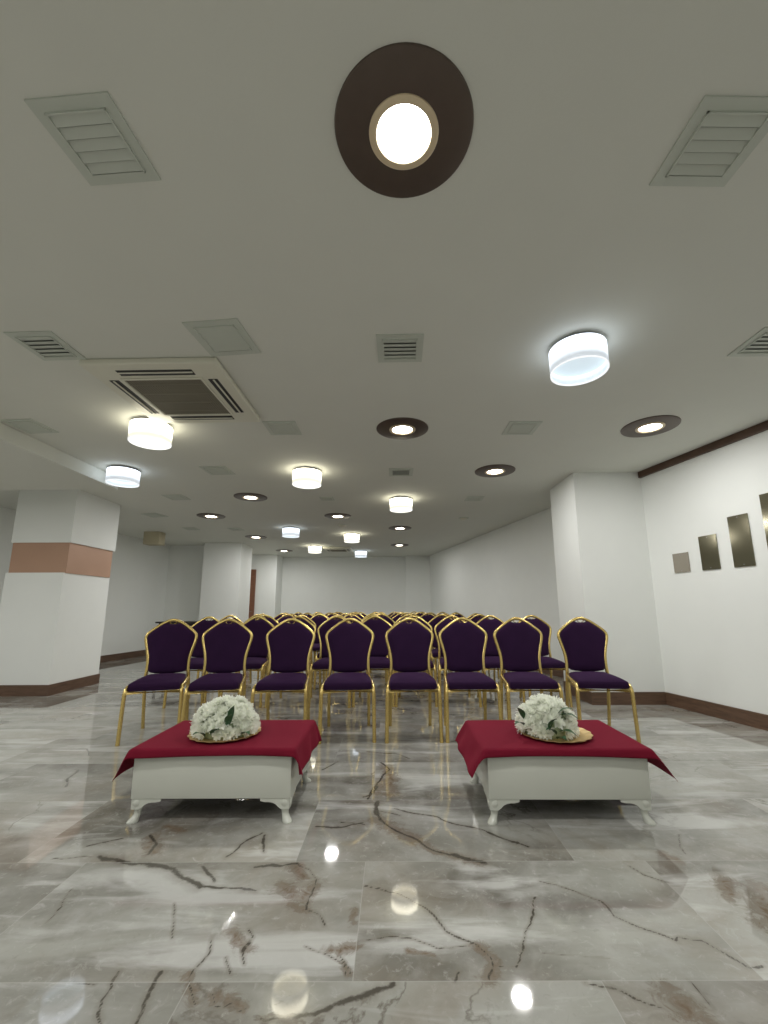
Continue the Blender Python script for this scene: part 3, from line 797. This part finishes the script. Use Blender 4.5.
# ------------------------------------------------------------------ trays and bouquets
def tray(x, y, rz, label):
    r = bmesh.new(); n = 96
    rr = lambda k, R_: R_ * (1 + .022 * math.cos(18 * 2 * PI * k / n))
    prof_ = [(.0, .004), (.14, .004), (.165, .007), (.192, .016), (.196, .017), (.196, .014), (.168, .003), (.14, 0), (0, 0)]
    rings = []
    for R_, z in prof_:
        rings.append([r.verts.new((0, 0, z))] if R_ == 0 else [r.verts.new(((rr(k, R_) if R_ > .15 else R_) * math.cos(2 * PI * k / n), (rr(k, R_) if R_ > .15 else R_) * math.sin(2 * PI * k / n), z)) for k in range(n)])
    for A, B in zip(rings, rings[1:]):
        for k in range(n):
            k2 = (k + 1) % n
            if len(A) == 1: r.faces.new((A[0], B[k], B[k2]))
            elif len(B) == 1: r.faces.new((A[k], B[0], A[k2]))
            else: r.faces.new((A[k], A[k2], B[k2], B[k]))
    o = link('serving_tray', r, M['tray'], None, 60); o.location = (x, y, TZ1 + .0075); o.rotation_euler.z = rz
    return tag(o, label, 'tray')
def blossom_mesh(seed):
    rnd = random.Random(seed); bm = bmesh.new()
    for ring, (cnt_, el, ln, wd) in enumerate([(11, 8, .034, .0075), (10, 34, .030, .007), (8, 58, .024, .006), (5, 78, .017, .005)]):
        for k in range(cnt_):
            a = 2 * PI * (k + rnd.uniform(-.25, .25) + ring * .5) / cnt_; e = R(el + rnd.uniform(-9, 9)); l_ = ln * rnd.uniform(.85, 1.15)
            prev = None; steps = 4
            for s in range(steps + 1):
                t = s / steps; w_ = wd * math.sin(PI * (.12 + .80 * t)) * (1.05 if s < steps else .55)
                ee = e + t * .9 * (.5 - .3 * rnd.random()); x_ = l_ * t * math.cos(ee); z_ = l_ * t * math.sin(ee) + .002
                pl = Vector((x_, -w_, z_ + .0025)); pc = Vector((x_, 0, z_)); pr = Vector((x_, w_, z_ + .0025))
                m = Matrix.Rotation(a, 3, 'Z'); cur = [bm.verts.new(m @ p) for p in (pl, pc, pr)]
                if prev:
                    bm.faces.new((prev[0], cur[0], cur[1], prev[1])); bm.faces.new((prev[1], cur[1], cur[2], prev[2]))
                prev = cur
    me = bpy.data.meshes.new('blossom'); bm.to_mesh(me); bm.free(); me.materials.append(M['petal'])
    for p in me.polygons: p.use_smooth = True
    return me
def leaf_mesh():
    bm = bmesh.new(); prev = None
    for s in range(9):
        t = s / 8; w_ = .021 * math.sin(PI * t ** .8) + .0008; z = .018 * math.sin(PI * t * .9)
        cur = [bm.verts.new(p) for p in ((t * .085, -w_, z + .004), (t * .085, 0, z), (t * .085, w_, z + .004))]
        if prev: bm.faces.new((prev[0], cur[0], cur[1], prev[1])); bm.faces.new((prev[1], cur[1], cur[2], prev[2]))
        prev = cur
    me = bpy.data.meshes.new('leaf'); bm.to_mesh(me); bm.free(); me.materials.append(M['leaf'])
    for p in me.polygons: p.use_smooth = True
    return me
BM_ = [blossom_mesh(i) for i in range(4)]; LM = leaf_mesh()
def bouquet(x, y, rz, rx, ry, h, seed, leaves, label):
    rnd = random.Random(seed)
    r = empty('flower_arrangement', (x, y, TZ1 + .0125), rz)
    # foam mound that carries the stems
    bm = bmesh.new(); bmesh.ops.create_icosphere(bm, subdivisions=3, radius=1)
    for v in bm.verts: v.co = Vector((v.co.x * (rx - .05), v.co.y * (ry - .05), max(0, v.co.z) * (h - .045)))
    link('foam_mound', bm, M['foam'], r, 180)
    pts = []; N = 100
    for k in range(N):
        zz = 1 - (k + .5) / N * .97; a = k * 2.39996
        s = math.sqrt(1 - zz * zz); pts.append(Vector((s * math.cos(a), s * math.sin(a), zz)))
    for k, p in enumerate(pts):
        j = rnd.uniform(.90, 1.06)
        loc = Vector((p.x * (rx - .03) * j, p.y * (ry - .03) * j, max(.034, p.z * (h - .03) * j + .006)))
        # leave gaps where leaves show
        if any((loc - Vector(q[0])).length < .028 for q in leaves): continue
        o = bpy.data.objects.new('blossom', BM_[k % 4]); C.objects.link(o); o.parent = r; o.location = loc
        nrm = Vector((p.x / rx, p.y / ry, p.z / h)).normalized() + Vector((rnd.uniform(-.3, .3), rnd.uniform(-.3, .3), rnd.uniform(-.1, .3)))
        o.rotation_euler = nrm.to_track_quat('Z', 'Y').to_euler(); sc_ = rnd.uniform(1.0, 1.3); o.scale = (sc_,) * 3
    for (q, d_) in leaves:
        o = bpy.data.objects.new('leaf', LM); C.objects.link(o); o.parent = r; o.location = q
        n_ = Vector(d_); o.rotation_euler = n_.to_track_quat('X', 'Z').to_euler()
    return tag(r, label, 'flowers', 'white flower arrangements on gold trays')
TL = (-.968, 2.635); TR = (.915, 2.615)
tray(*TL, .1, 'scalloped gold tray under the flowers on the left table')
tray(TR[0] + .005, TR[1] - .01, .3, 'scalloped gold tray under the flowers on the right table')
bouquet(*TL, 0, .195, .165, .20, 3,
    [((.06, -.135, .07), (.35, -.5, .9)), ((.075, -.13, .10), (.3, -.2, 1)), ((-.06, -.14, .02), (-.3, -.6, .2)), ((-.02, -.15, .03), (.5, -.4, .3)), ((.13, -.10, .02), (.6, -.6, .1))],
    'dome of white chrysanthemums with few leaves on the left table')
bouquet(TR[0] - .035, TR[1], 0, .175, .16, .205, 9,
    [((.0, -.145, .03), (-.7, -.4, .3)), ((.02, -.14, .045), (.6, -.5, -.1)), ((-.03, -.14, .05), (.3, -.5, .7)), ((.03, -.11, .13), (.7, -.3, .2)), ((.05, -.10, .12), (.8, -.4, -.2)), ((-.15, -.06, .09), (-.5, -.4, .7)), ((-.15, -.07, .06), (-.6, -.5, .1)), ((.0, -.15, .01), (.2, -.8, .1))],
    'dome of white chrysanthemums with dark leaf gaps on the right table')
